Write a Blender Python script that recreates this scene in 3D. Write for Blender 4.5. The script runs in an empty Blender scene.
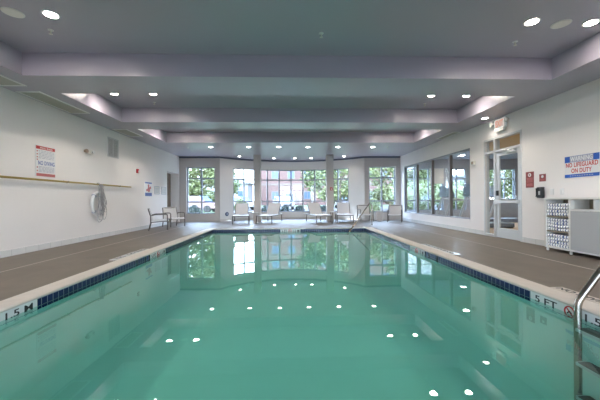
import bpy, bmesh, math, random
from math import sin, cos, pi, radians, atan, atan2, sqrt
from mathutils import Vector, Matrix

scene = bpy.context.scene
COL = scene.collection
rng = random.Random(7)

# ------------------------------------------------------------------ materials
def new_mat(name):
    m = bpy.data.materials.new(name)
    m.use_nodes = True
    nt = m.node_tree
    for n in list(nt.nodes):
        nt.nodes.remove(n)
    out = nt.nodes.new('ShaderNodeOutputMaterial')
    return m, nt, out

def N(nt, typ, **kw):
    n = nt.nodes.new(typ)
    for k, v in kw.items():
        if k in n.inputs:
            n.inputs[k].default_value = v
        else:
            setattr(n, k, v)
    return n

def mat(name, col, rough=0.5, metal=0.0, var=0.0, scale=6.0, bump=0.0, bscale=40.0, spec=0.5, sheen=0.0):
    m, nt, out = new_mat(name)
    b = N(nt, 'ShaderNodeBsdfPrincipled')
    b.inputs['Base Color'].default_value = (*col, 1)
    b.inputs['Roughness'].default_value = rough
    b.inputs['Metallic'].default_value = metal
    b.inputs['Specular IOR Level'].default_value = spec
    nt.links.new(b.outputs[0], out.inputs[0])
    tc = N(nt, 'ShaderNodeTexCoord')
    if var > 0:
        nz = N(nt, 'ShaderNodeTexNoise', Scale=scale, Detail=4.0)
        nt.links.new(tc.outputs['Object'], nz.inputs['Vector'])
        mx = N(nt, 'ShaderNodeMix', data_type='RGBA')
        mx.inputs[6].default_value = (*[c * (1 - var) for c in col], 1)
        mx.inputs[7].default_value = (*[min(1, c * (1 + var)) for c in col], 1)
        nt.links.new(nz.outputs['Fac'], mx.inputs[0])
        nt.links.new(mx.outputs[2], b.inputs['Base Color'])
    if bump > 0:
        nb = N(nt, 'ShaderNodeTexNoise', Scale=bscale, Detail=3.0)
        nt.links.new(tc.outputs['Object'], nb.inputs['Vector'])
        bp = N(nt, 'ShaderNodeBump', Strength=bump, Distance=0.01)
        nt.links.new(nb.outputs['Fac'], bp.inputs['Height'])
        nt.links.new(bp.outputs[0], b.inputs['Normal'])
    return m

def brick_mat(name, c1, c2, mortar, w, h, msize, rough=0.5, offset=0.5, uv=False, noise=0.0, spec=0.5, rot=None):
    m, nt, out = new_mat(name)
    b = N(nt, 'ShaderNodeBsdfPrincipled')
    b.inputs['Roughness'].default_value = rough
    b.inputs['Specular IOR Level'].default_value = spec
    tc = N(nt, 'ShaderNodeTexCoord')
    br = N(nt, 'ShaderNodeTexBrick', offset=offset)
    br.inputs['Color1'].default_value = (*c1, 1)
    br.inputs['Color2'].default_value = (*c2, 1)
    br.inputs['Mortar'].default_value = (*mortar, 1)
    br.inputs['Scale'].default_value = 1.0
    br.inputs['Mortar Size'].default_value = msize
    br.inputs['Mortar Smooth'].default_value = 0.1
    br.inputs['Brick Width'].default_value = w
    br.inputs['Row Height'].default_value = h
    mp = N(nt, 'ShaderNodeMapping')
    if rot:
        mp.inputs['Rotation'].default_value = rot
    nt.links.new(tc.outputs['UV' if uv else 'Object'], mp.inputs['Vector'])
    nt.links.new(mp.outputs[0], br.inputs['Vector'])
    src = br.outputs['Color']
    if noise > 0:
        nz = N(nt, 'ShaderNodeTexNoise', Scale=3.0, Detail=6.0)
        nt.links.new(tc.outputs['Object'], nz.inputs['Vector'])
        mr = N(nt, 'ShaderNodeMapRange')
        mr.inputs['To Min'].default_value = 1 - noise
        mr.inputs['To Max'].default_value = 1 + noise
        nt.links.new(nz.outputs['Fac'], mr.inputs['Value'])
        mx = N(nt, 'ShaderNodeMix', data_type='RGBA', blend_type='MULTIPLY')
        mx.inputs[0].default_value = 1.0
        nt.links.new(src, mx.inputs[6])
        nt.links.new(mr.outputs[0], mx.inputs[7])
        src = mx.outputs[2]
    nt.links.new(src, b.inputs['Base Color'])
    nt.links.new(b.outputs[0], out.inputs[0])
    return m

def fresnel_both(nt, ior):
    # the same reflectance from either side of a thin sheet
    fr = N(nt, 'ShaderNodeFresnel')
    ge = N(nt, 'ShaderNodeNewGeometry')
    mr = N(nt, 'ShaderNodeMapRange')
    mr.inputs['To Min'].default_value = ior
    mr.inputs['To Max'].default_value = 1 / ior
    nt.links.new(ge.outputs['Backfacing'], mr.inputs['Value'])
    nt.links.new(mr.outputs[0], fr.inputs['IOR'])
    return fr

def glass_mat(name, tint=(1, 1, 1), ior=1.45):
    m, nt, out = new_mat(name)
    tr = N(nt, 'ShaderNodeBsdfTransparent')
    tr.inputs['Color'].default_value = (*tint, 1)
    gl = N(nt, 'ShaderNodeBsdfGlossy')
    gl.inputs['Roughness'].default_value = 0.0
    fr = fresnel_both(nt, ior)
    mx = N(nt, 'ShaderNodeMixShader')
    nt.links.new(fr.outputs[0], mx.inputs[0])
    nt.links.new(tr.outputs[0], mx.inputs[1])
    nt.links.new(gl.outputs[0], mx.inputs[2])
    nt.links.new(mx.outputs[0], out.inputs[0])
    return m

def water_mat():
    m, nt, out = new_mat('pool_water')
    tr = N(nt, 'ShaderNodeBsdfTransparent')
    tr.inputs['Color'].default_value = (0.49, 0.82, 0.755, 1)
    gl = N(nt, 'ShaderNodeBsdfGlossy')
    gl.inputs['Roughness'].default_value = 0.0
    fr = fresnel_both(nt, 1.62)
    tc = N(nt, 'ShaderNodeTexCoord')
    nz = N(nt, 'ShaderNodeTexNoise', Scale=1.6, Detail=2.0)
    nt.links.new(tc.outputs['Object'], nz.inputs['Vector'])
    bp = N(nt, 'ShaderNodeBump', Strength=0.06, Distance=0.008)
    nt.links.new(nz.outputs['Fac'], bp.inputs['Height'])
    nt.links.new(bp.outputs[0], gl.inputs['Normal'])
    nt.links.new(bp.outputs[0], fr.inputs['Normal'])
    mx = N(nt, 'ShaderNodeMixShader')
    nt.links.new(fr.outputs[0], mx.inputs[0])
    nt.links.new(tr.outputs[0], mx.inputs[1])
    nt.links.new(gl.outputs[0], mx.inputs[2])
    nt.links.new(mx.outputs[0], out.inputs[0])
    return m

def emit_mat(name, col, strength):
    m, nt, out = new_mat(name)
    e = N(nt, 'ShaderNodeEmission', Strength=strength)
    e.inputs['Color'].default_value = (*col, 1)
    nt.links.new(e.outputs[0], out.inputs[0])
    return m

def towel_mat():
    m, nt, out = new_mat('striped_towel')
    b = N(nt, 'ShaderNodeBsdfPrincipled', Roughness=0.95)
    tc = N(nt, 'ShaderNodeTexCoord')
    sp = N(nt, 'ShaderNodeSeparateXYZ')
    nt.links.new(tc.outputs['Object'], sp.inputs[0])
    mu = N(nt, 'ShaderNodeMath', operation='MULTIPLY'); mu.inputs[1].default_value = 2 * pi / 0.0545
    nt.links.new(sp.outputs['X'], mu.inputs[0])
    co = N(nt, 'ShaderNodeMath', operation='COSINE'); nt.links.new(mu.outputs[0], co.inputs[0])
    gt = N(nt, 'ShaderNodeMath', operation='GREATER_THAN'); gt.inputs[1].default_value = 0.5
    nt.links.new(co.outputs[0], gt.inputs[0])
    mx = N(nt, 'ShaderNodeMix', data_type='RGBA')
    mx.inputs[6].default_value = (0.88, 0.88, 0.88, 1)
    mx.inputs[7].default_value = (0.1, 0.15, 0.33, 1)
    nt.links.new(gt.outputs[0], mx.inputs[0])
    nt.links.new(mx.outputs[2], b.inputs['Base Color'])
    nt.links.new(b.outputs[0], out.inputs[0])
    return m

M = {}
M['wall'] = mat('white_wall_paint', (0.84, 0.80, 0.775), 0.5, var=0.02, scale=2)
M['backwall'] = mat('taupe_wall_paint', (0.54, 0.5, 0.465), 0.6, var=0.02, scale=2)
M['bow'] = mat('pale_taupe_wall_paint', (0.66, 0.63, 0.6), 0.6, var=0.02, scale=2)
M['ceil'] = mat('grey_ceiling_paint', (0.42, 0.395, 0.475), 0.32, var=0.03, scale=1.2, spec=0.7)
M['deck'] = brick_mat('deck_tile', (0.145, 0.118, 0.09), (0.125, 0.101, 0.077), (0.117, 0.095, 0.074), 1.2, 0.6, 0.006, rough=0.5, noise=0.25, rot=(0, 0, pi / 2))
M['joint'] = mat('pale_joint_strip', (0.42, 0.38, 0.33), 0.6)
M['coping'] = mat('beige_coping_stone', (0.56, 0.505, 0.44), 0.55, var=0.12, scale=9, bump=0.1)
M['bluetile'] = brick_mat('navy_waterline_tile', (0.008, 0.015, 0.065), (0.011, 0.021, 0.085), (0.2, 0.23, 0.28), 0.0766, 0.0766, 0.004, rough=0.25, offset=0.0, uv=True, spec=0.3)
M['plaster'] = mat('pool_plaster', (0.6, 0.78, 0.72), 0.8, var=0.06, scale=1.5)
M['water'] = water_mat()
M['basetile'] = brick_mat('white_base_tile', (0.72, 0.72, 0.71), (0.69, 0.69, 0.68), (0.5, 0.5, 0.5), 0.3, 0.3, 0.004, rough=0.2, offset=0.0, uv=True)
M['whitetile'] = mat('white_tile', (0.75, 0.75, 0.73), 0.2)
M['white'] = mat('white_enamel', (0.78, 0.78, 0.77), 0.35)
M['offwhite'] = mat('offwhite_plastic', (0.7, 0.68, 0.62), 0.45)
M['winframe'] = mat('grey_window_frame', (0.27, 0.29, 0.33), 0.4)
M['alu'] = mat('brushed_aluminium', (0.62, 0.63, 0.63), 0.35, metal=0.25)
M['bronze_shade'] = mat('grey_bronze_and_shade', (0.16, 0.15, 0.145), 0.4, metal=0.3)  # metal of the rail posts; on mullions it paints their shaded sides
M['steel'] = mat('stainless_steel', (0.36, 0.32, 0.27), 0.25, metal=1.0)
M['glass'] = glass_mat('window_glass', (0.96, 0.98, 0.98))
M['gymglass'] = glass_mat('grey_window_glass', (0.9, 0.94, 0.96), 1.25)
M['black'] = mat('black_plastic', (0.015, 0.015, 0.017), 0.35)
M['dark'] = mat('dark_recess', (0.03, 0.028, 0.03), 0.7)
M['darkpaint'] = mat('black_marking_paint', (0.02, 0.02, 0.022), 0.5)
M['redpaint'] = mat('red_marking_paint', (0.55, 0.05, 0.05), 0.5)
M['bluepaint'] = mat('blue_sign_ink', (0.02, 0.11, 0.5), 0.5)
M['palebluepaint'] = mat('faded_blue_sign_ink', (0.1, 0.16, 0.42), 0.5)
M['palered'] = mat('faded_red_sign_ink', (0.5, 0.14, 0.14), 0.5)
M['signwhite'] = mat('white_sign_board', (0.76, 0.76, 0.76), 0.45)
M['greyink'] = mat('grey_sign_ink', (0.4, 0.42, 0.5), 0.5)
M['maroon'] = mat('maroon_sign_plate', (0.27, 0.06, 0.055), 0.4)
M['alarmred'] = mat('red_alarm_plastic', (0.42, 0.02, 0.03), 0.35)
M['tan'] = mat('tan_plastic', (0.33, 0.25, 0.19), 0.5)
M['vent'] = mat('grey_vent_metal', (0.6, 0.6, 0.6), 0.5)
M['ventback'] = mat('vent_back_grey', (0.32, 0.32, 0.31), 0.7)  # plain darker grey behind the louvres
M['slot'] = mat('perforated_grille', (0.5, 0.49, 0.44), 0.7)
M['speaker'] = mat('speaker_mesh', (0.85, 0.82, 0.78), 0.7)
M['lamp'] = emit_mat('lit_downlight', (1.0, 0.89, 0.78), 60.0)
M['lampfar'] = emit_mat('lit_small_downlight', (1.0, 0.93, 0.86), 14.0)
M['exit'] = emit_mat('lit_exit_letters', (0.95, 0.32, 0.16), 0.25)
M['exitface'] = emit_mat('lit_exit_face', (1.0, 0.92, 0.86), 0.2)
M['gold'] = mat('brass_yellow_pole', (0.38, 0.28, 0.08), 0.35, metal=0.4)
M['rope'] = mat('white_rope', (0.36, 0.35, 0.35), 0.9, var=0.35, scale=25)
M['browndoor'] = mat('brown_door_wood', (0.2, 0.14, 0.09), 0.5, var=0.15, scale=8)
M['chairframe'] = mat('taupe_metal_tube', (0.13, 0.115, 0.1), 0.4, metal=0.3)
M['sling'] = mat('beige_sling_fabric', (0.62, 0.59, 0.56), 0.8, bump=0.2, bscale=300)
M['seat'] = mat('sling_fabric_backlit', (0.72, 0.71, 0.72), 0.7, bump=0.2, bscale=300)  # same sling, with the window backlight put into a paler colour
M['tabletop'] = mat('grey_table_laminate', (0.5, 0.48, 0.46), 0.3)
M['drum'] = mat('taupe_drum_resin', (0.6, 0.55, 0.52), 0.5)
M['cabdoor'] = mat('grey_cabinet_panel', (0.42, 0.415, 0.405), 0.5)
M['cabframe'] = mat('white_cabinet_laminate', (0.72, 0.7, 0.66), 0.4)
M['cabin'] = mat('tan_cabinet_inside', (0.3, 0.25, 0.18), 0.6)
M['towel'] = towel_mat()
M['bluedisc'] = mat('navy_disc', (0.05, 0.07, 0.14), 0.4)
# outdoors and the rooms beyond
M['brick'] = brick_mat('pink_brick', (0.16, 0.088, 0.08), (0.135, 0.074, 0.068), (0.18, 0.135, 0.12), 0.5, 0.16, 0.02, rough=0.9, noise=0.15, rot=(pi / 2, 0, 0))
M['cream'] = mat('cream_stone_band', (0.18, 0.155, 0.135), 0.8)
M['bldwhite'] = mat('white_render', (0.26, 0.26, 0.28), 0.8)
M['bluewin'] = mat('blue_window_pane', (0.06, 0.1, 0.18), 0.15)
M['roof'] = mat('grey_roof', (0.3, 0.3, 0.32), 0.8)
M['leaf'] = mat('green_leaves', (0.125, 0.16, 0.065), 0.6, var=0.5, scale=1.5)
M['leaf2'] = mat('yellow_green_leaves', (0.16, 0.185, 0.075), 0.6, var=0.45, scale=1.5)
M['leaf3'] = mat('dark_green_leaves', (0.025, 0.04, 0.03), 0.6, var=0.4, scale=3)
M['bark'] = mat('grey_bark', (0.13, 0.1, 0.08), 0.9, var=0.3, scale=10)
M['lawn'] = mat('lawn_grass', (0.1, 0.14, 0.06), 0.95, var=0.3, scale=2)
M['pave'] = mat('pale_concrete', (0.09, 0.08, 0.07), 0.9, var=0.08, scale=1)
M['carwhite'] = mat('white_car_paint', (0.3, 0.3, 0.32), 0.25)
M['carred'] = mat('rose_car_paint', (0.22, 0.14, 0.14), 0.3)
M['carglass'] = mat('blue_car_glass', (0.14, 0.22, 0.34), 0.1)
M['gymfloor'] = mat('brown_carpet', (0.36, 0.28, 0.21), 0.95, var=0.15, scale=20)
M['gymwall'] = mat('beige_room_wall', (0.6, 0.55, 0.5), 0.7)
M['gymceil'] = mat('room_ceiling_grey', (0.36, 0.4, 0.47), 0.7)
M['tanceil'] = mat('ochre_ceiling_paint', (0.62, 0.44, 0.22), 0.7)
M['machine'] = mat('grey_machine_plastic', (0.12, 0.14, 0.18), 0.4)
M['machinelight'] = mat('silver_machine_frame', (0.55, 0.57, 0.6), 0.3, metal=0.4)
M['shade'] = mat('ivory_roller_shade', (0.66, 0.63, 0.57), 0.8)
M['wood'] = mat('brown_handrail_wood', (0.2, 0.11, 0.05), 0.4, var=0.2, scale=12)

# ------------------------------------------------------------------ mesh helper
class MB:
    def __init__(self):
        self.bm = bmesh.new()
    def box(self, x0, x1, y0, y1, z0, z1, T=None):
        ps = [(x0, y0, z0), (x1, y0, z0), (x1, y1, z0), (x0, y1, z0), (x0, y0, z1), (x1, y0, z1), (x1, y1, z1), (x0, y1, z1)]
        v = [self.bm.verts.new((T @ Vector(p)) if T else p) for p in ps]
        for f in ((3, 2, 1, 0), (4, 5, 6, 7), (0, 1, 5, 4), (1, 2, 6, 5), (2, 3, 7, 6), (3, 0, 4, 7)):
            self.bm.faces.new([v[i] for i in f])
        return self
    def prism(self, poly, d0, d1, axis='z'):
        """poly: list of 2-D points; extruded along axis from d0 to d1"""
        def P(a, b, d):
            return {'z': (a, b, d), 'y': (a, d, b), 'x': (d, a, b)}[axis]
        lo = [self.bm.verts.new(P(a, b, d0)) for a, b in poly]
        hi = [self.bm.verts.new(P(a, b, d1)) for a, b in poly]
        n = len(poly)
        fs = [self.bm.faces.new(lo[::-1]), self.bm.faces.new(hi)]
        for i in range(n):
            fs.append(self.bm.faces.new([lo[i], lo[(i + 1) % n], hi[(i + 1) % n], hi[i]]))
        return self
    def tube(self, pts, r, n=10, closed=False, r1=None):
        pts = [Vector(p) for p in pts]
        m = len(pts)
        rings = []
        up = None
        for i, p in enumerate(pts):
            if closed:
                t = pts[(i + 1) % m] - pts[(i - 1) % m]
            else:
                t = pts[min(i + 1, m - 1)] - pts[max(i - 1, 0)]
            t.normalize()
            if up is None:
                up = Vector((0, 0, 1)) if abs(t.z) < 0.9 else Vector((1, 0, 0))
            u = up - t * up.dot(t)
            if u.length < 1e-4:
                u = t.orthogonal()
            u.normalize()
            up = u
            w = t.cross(u)
            rr = r if r1 is None else r + (r1 - r) * i / (m - 1)
            rings.append([self.bm.verts.new(p + (u * cos(2 * pi * k / n) + w * sin(2 * pi * k / n)) * rr) for k in range(n)])
        for i in range(m if closed else m - 1):
            a, b = rings[i], rings[(i + 1) % m]
            for k in range(n):
                self.bm.faces.new([a[k], a[(k + 1) % n], b[(k + 1) % n], b[k]])
        if not closed:
            self.bm.faces.new(rings[0][::-1])
            self.bm.faces.new(rings[-1])
        return self
    def lathe(self, prof, c=(0, 0, 0), n=24, axis='z'):
        c = Vector(c)
        rings = []
        for r, h in prof:
            ring = []
            for k in range(n):
                a = 2 * pi * k / n
                p = (r * cos(a), r * sin(a), h) if axis == 'z' else (r * cos(a), h, r * sin(a))
                ring.append(self.bm.verts.new(c + Vector(p)))
            rings.append(ring)
        for a, b in zip(rings, rings[1:]):
            for k in range(n):
                self.bm.faces.new([a[k], a[(k + 1) % n], b[(k + 1) % n], b[k]])
        self.bm.faces.new(rings[0][::-1])
        self.bm.faces.new(rings[-1])
        return self
    def sphere(self, c, r, sx=1, sy=1, sz=1, sub=2):
        T = Matrix.Translation(c) @ Matrix.Diagonal((r * sx, r * sy, r * sz, 1))
        bmesh.ops.create_icosphere(self.bm, subdivisions=sub, radius=1, matrix=T)
        return self
    def sheet(self, rows, thick=0.004):
        """rows: grid of points; gives a thin solid sheet (offset along grid normal)"""
        R = [[Vector(p) for p in row] for row in rows]
        nr, nc = len(R), len(R[0])
        top, bot = [], []
        for i in range(nr):
            tr_, br_ = [], []
            for j in range(nc):
                du = R[min(i + 1, nr - 1)][j] - R[max(i - 1, 0)][j]
                dv = R[i][min(j + 1, nc - 1)] - R[i][max(j - 1, 0)]
                nn = du.cross(dv).normalized() * thick * 0.5
                tr_.append(self.bm.verts.new(R[i][j] + nn)); br_.append(self.bm.verts.new(R[i][j] - nn))
            top.append(tr_); bot.append(br_)
        for i in range(nr - 1):
            for j in range(nc - 1):
                self.bm.faces.new([top[i][j], top[i + 1][j], top[i + 1][j + 1], top[i][j + 1]])
                self.bm.faces.new([bot[i][j], bot[i][j + 1], bot[i + 1][j + 1], bot[i + 1][j]])
        for i in range(nr - 1):
            self.bm.faces.new([top[i][0], bot[i][0], bot[i + 1][0], top[i + 1][0]])
            self.bm.faces.new([top[i][-1], top[i + 1][-1], bot[i + 1][-1], bot[i][-1]])
        for j in range(nc - 1):
            self.bm.faces.new([top[0][j], top[0][j + 1], bot[0][j + 1], bot[0][j]])
            self.bm.faces.new([top[-1][j], bot[-1][j], bot[-1][j + 1], top[-1][j + 1]])
        return self
    def arcbox(self, c, t0, t1, r0, r1, z0, z1, n):
        """curved block on a circle round c; t measured from +Y towards +X"""
        cols = []
        for i in range(n + 1):
            t = t0 + (t1 - t0) * i / n
            s, k = sin(t), cos(t)
            cols.append([self.bm.verts.new((c[0] + r * s, c[1] + r * k, z)) for r, z in ((r0, z0), (r1, z0), (r1, z1), (r0, z1))])
        for a, b in zip(cols, cols[1:]):
            for k in range(4):
                self.bm.faces.new([a[k], a[(k + 1) % 4], b[(k + 1) % 4], b[k]])
        self.bm.faces.new(cols[0][::-1]); self.bm.faces.new(cols[-1])
        return self
    def uvwrap(self):
        """UV = (horizontal run, height) in metres"""
        uv = self.bm.loops.layers.uv.verify()
        for f in self.bm.faces:
            f.normal_update()
            n = f.normal
            for l in f.loops:
                p = l.vert.co
                if abs(n.z) > 0.7: l[uv].uv = (p.x, p.y)
                elif abs(n.x) > abs(n.y): l[uv].uv = (p.y, p.z)
                else: l[uv].uv = (p.x, p.z)
        return self
    def build(self, name, material, parent=None, bevel=0.0, smooth=True, loc=None, rotz=0.0, uv=False):
        bmesh.ops.recalc_face_normals(self.bm, faces=self.bm.faces[:])
        if uv: self.uvwrap()
        me = bpy.data.meshes.new(name)
        self.bm.to_mesh(me); self.bm.free()
        me.materials.append(material)
        if smooth:
            me.shade_smooth()
            me.set_sharp_from_angle(angle=radians(35))
        o = bpy.data.objects.new(name, me)
        COL.objects.link(o)
        if parent: o.parent = parent
        if loc is not None: o.location = loc
        o.rotation_euler = (0, 0, rotz)
        if bevel > 0:
            bv = o.modifiers.new('bevel', 'BEVEL')
            bv.width = bevel; bv.segments = 2; bv.limit_method = 'ANGLE'
        return o

def thing(name, label, cat, loc=(0, 0, 0), rotz=0.0, group=None):
    o = bpy.data.objects.new(name, None)
    o.empty_display_size = 0.1
    COL.objects.link(o)
    o.location = loc; o.rotation_euler = (0, 0, rotz)
    return tag(o, label, cat, group)

def tag(o, label, cat, group=None):
    o['label'] = label; o['category'] = cat
    if group: o['group'] = group
    return o

def struct(o, label=None, cat=None):
    o['kind'] = 'structure'
    if label: o['label'] = label
    if cat: o['category'] = cat
    return o

def dup(root, loc, rotz, label, group=None):
    r = root.copy(); COL.objects.link(r)
    r.location = loc; r.rotation_euler = (0, 0, rotz); r['label'] = label
    if group: r['group'] = group
    for ch in list(root.children):
        c = ch.copy(); COL.objects.link(c); c.parent = r
        for g in ch.children:
            d = g.copy(); COL.objects.link(d); d.parent = c
    return r

def text(body, x, z, w, h, material, parent, y=-0.004, name='lettering', depth=0.0015, flat=False, bold=0.012, space=1.0):
    """lettering centred at local (x, z), fitted to w by h, facing local -y (or +z when flat); one child per word"""
    def glyphs(t):
        cu = bpy.data.curves.new('t', 'FONT')
        cu.body = t; cu.space_character = space; cu.extrude = 0.01; cu.offset = bold
        to = bpy.data.objects.new('t', cu)
        COL.objects.link(to)
        dg = bpy.context.evaluated_depsgraph_get()
        me = bpy.data.meshes.new_from_object(to.evaluated_get(dg))
        bpy.data.objects.remove(to); bpy.data.curves.remove(cu)
        return me
    words = body.split(' ')
    full = glyphs(body)
    xs = [v.co.x for v in full.vertices]; ys = [v.co.y for v in full.vertices]
    X0, X1_ = min(xs), max(xs)
    cx, cy = (X0 + X1_) / 2, (min(ys) + max(ys)) / 2
    sx, sy = w / (X1_ - X0), h / (max(ys) - min(ys))
    bpy.data.meshes.remove(full)
    for k, wd in enumerate(words):
        me = glyphs(wd)
        left = X0
        if k:
            pre = glyphs(' '.join(words[:k + 1]))
            left = max(v.co.x for v in pre.vertices) - (max(v.co.x for v in me.vertices) - min(v.co.x for v in me.vertices))
            bpy.data.meshes.remove(pre)
        off = left - min(v.co.x for v in me.vertices)
        for v in me.vertices:
            a, b, d = (v.co.x + off - cx) * sx + x, (v.co.y - cy) * sy + z, v.co.z / 0.01 * depth
            v.co = (a, b, d - y) if flat else (a, y - d, b)
        me.materials.clear(); me.materials.append(material)
        me.name = name
        o = bpy.data.objects.new(name, me)
        COL.objects.link(o); o.parent = parent

RIGHT, LEFT = -pi / 2, pi / 2        # local frame of things on the right / left wall

# ------------------------------------------------------------------ dimensions (metres, deck = 0)
XL, XR, YB, YR = -5.12, 5.33, 14.2, -3.6
H, HU = 3.05, 3.42
PX, PY0, PY1 = 2.585, 0.5, 10.17     # pool half width and ends
WZ = -0.07
CX, CY, RB = 0.17, 11.05, 4.65       # bow arc
TH = math.asin(3.42 / RB)
WT = 0.22
Z0, Z1 = 0.37, 2.565                 # windows in the back wall
WA, WB = radians(-38.4), radians(36.6)

# ------------------------------------------------------------------ floor, pool
fl = MB()
for x0, x1, y0, y1 in ((XL - .35, -2.9, YR, YB + .2), (2.9, XR + .14, YR, YB + .2), (-2.9, 2.9, YR, PY0 - .315), (-2.9, 2.9, PY1 + .315, YB)):
    fl.box(x0, x1, y0, y1, -0.12, 0)
bow_pts = [(CX + (RB + WT) * sin(t), CY + (RB + WT) * cos(t)) for t in [TH * (1 - 2 * i / 24) for i in range(25)]]
bow_pts = [p for p in bow_pts]
fl.prism([(-2.9, YB)] + [(2.9, YB)] + [p for p in bow_pts if p[1] > YB and -2.9 < p[0] < 2.9], -0.12, 0)
struct(fl.build('floor', M['deck'], smooth=False), 'taupe tiled pool deck running round the pool', 'floor')
for i, (x, y0, y1) in enumerate(((-4.1, YR, 13.2), (4.22, YR, 13.2))):
    struct(MB().box(x - .012, x + .012, y0, y1, -0.002, 0.0015).build('trim_%d' % (i + 1), M['joint'], smooth=False))

ps = MB()      # pool shell: walls and bottom
t = 0.14
ps.box(-PX - t, -PX, PY0 - t, PY1 + t, -1.7, -0.11).box(PX, PX + t, PY0 - t, PY1 + t, -1.7, -0.11)
ps.box(-PX, PX, PY0 - t, PY0, -1.7, -0.11).box(-PX, PX, PY1, PY1 + t, -1.7, -0.11)
ps.box(-PX, PX, PY0, PY1, -1.7, -1.57)
def cove(x0, z0, rr, sx):
    return [(x0, z0), (x0, z0 + rr)] + [(x0 + sx * (rr - rr * cos(a)), z0 + rr - rr * sin(a)) for a in [pi / 2 * i / 10 for i in range(1, 10)]] + [(x0 + sx * rr, z0)]
ps.prism(cove(-PX, -1.571, .7, 1), PY0, PY1, 'y').prism(cove(PX, -1.571, .7, -1), PY0, PY1, 'y')
ps.prism(cove(PY1, -1.572, .7, -1), -PX, PX, 'x')
struct(ps.build('pool_basin', M['plaster']), 'pale green plastered pool shell below the water', 'pool')
ti = MB()
ti.box(-PX - t, -PX, PY0 - t, PY1 + t, -0.11, 0.006).box(PX, PX + t, PY0 - t, PY1 + t, -0.11, 0.006)
ti.box(-PX, PX, PY0 - t, PY0, -0.11, 0.006).box(-PX, PX, PY1, PY1 + t, -0.11, 0.006)
struct(ti.build('trim_3', M['bluetile'], smooth=False, uv=True), 'band of small navy tiles at the waterline', 'tile band')
cp = MB()
prof = [(2.9, -.12), (2.9, .004), (2.74, .024), (2.61, .036), (2.578, .034), (2.566, .024), (2.567, .01), (2.575, .0062), (2.73, .0062), (2.735, -.12)]
cp.prism([(a, b) for a, b in prof], PY0 - .315, PY1 + .315, 'y')
cp.prism([(-a, b) for a, b in prof], PY0 - .315, PY1 + .315, 'y')
cp.prism([(a - PX + PY1, b) for a, b in prof], -2.6, 2.6, 'x')
cp.prism([(-a + PX + PY0, b) for a, b in prof], -2.6, 2.6, 'x')
struct(cp.build('trim_4', M['coping']), 'beige stone coping round the pool edge', 'coping')
wm = MB()
nx, ny = 20, 36
vs = [[wm.bm.verts.new((-PX + .001 + (2 * PX - .002) * i / nx, PY0 + .001 + (PY1 - PY0 - .002) * j / ny, WZ)) for i in range(nx + 1)] for j in range(ny + 1)]
for j in range(ny):
    for i in range(nx):
        wm.bm.faces.new([vs[j][i], vs[j][i + 1], vs[j + 1][i + 1], vs[j + 1][i]])
wo = wm.build('pool_water', M['water'])
wo['kind'] = 'stuff'; tag(wo, 'still green water filling the swimming pool', 'water')

# depth markers on the waterline
def no_diving(parent, x, z, r, y=-0.005, flat=False):
    b = MB()
    ring = [(x + r * cos(a), y, z + r * sin(a)) for a in [2 * pi * k / 20 for k in range(20)]]
    if flat: ring = [(p[0], p[2], -y) for p in ring]
    b.tube(ring, r * 0.14, 6, closed=True)
    d = r * 0.68
    e = [(x - d, y, z + d), (x + d, y, z - d)]
    if flat: e = [(p[0], p[2], -y) for p in e]
    b.tube(e, r * 0.12, 6)
    b.build('prohibition_ring', M['redpaint'], parent)
    b = MB()
    e = [(x - .45 * r, y, z - .3 * r), (x, y, z + .1 * r), (x + .4 * r, y, z - .25 * r)]
    b.tube(e, r * 0.13, 6)
    b.build('diver_symbol', M['darkpaint'], parent)

def depth_marker(loc, rotz, label, full=True):
    r = thing('depth_marker', label, 'depth marker', loc, rotz, 'depth markers at the waterline')
    w = 0.47 if full else 0.34
    MB().box(-w, w, -0.004, 0.004, -0.105, 0.0055).build('tile_strip', M['whitetile'], r, smooth=False)
    k = w / .47
    text('5 FT', -.28 * k, -.048, .26 * k, .066, M['darkpaint'], r)
    no_diving(r, -.02 * k, -.052, .048)
    text('1.5 M', .27 * k, -.048, .29 * k, .066, M['darkpaint'], r)
    return r
depth_marker((PX, 2.66, 0), RIGHT, 'white waterline depth marker reading 5 FT and 1.5 M beside the steel ladder')
depth_marker((-PX, 2.69, 0), LEFT, 'white waterline depth marker opposite the ladder, on pool side below POOL RULES sign')
depth_marker((PX, 6.0, 0), RIGHT, 'white waterline depth marker midway along the pool side facing the interior window', False)
depth_marker((-PX, 6.0, 0), LEFT, 'white waterline depth marker midway along the pool side below the rope', False)
depth_marker((0.03, PY1, 0), 0, 'white waterline depth marker on the pool end wall nearest the lounges', False)

def deck_marker(loc, rotz, label, L, W=0.14):
    r = thing('deck_marker', label, 'deck marker', loc, rotz, 'no diving markers set in the deck')
    MB().box(-L / 2, L / 2, 0, W, 0.0, 0.006).build('tile_strip', M['coping'] if L < .8 else M['whitetile'], r, smooth=False)
    text('NO DIVING', 0, W / 2, L * .9, W * .55, M['darkpaint'], r, y=-0.007, flat=True)
    return r
deck_marker((2.905, 2.9, 0), RIGHT, 'deck strip lettered NO DIVING behind the steel ladder', .7)
deck_marker((2.905, 5.9, 0), RIGHT, 'pale NO DIVING deck strip beside the coping across from the glass door', 1.3)
deck_marker((-2.905, 5.75, 0), LEFT, 'pale NO DIVING deck strip beside the coping across from the rope', 1.15)

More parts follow.
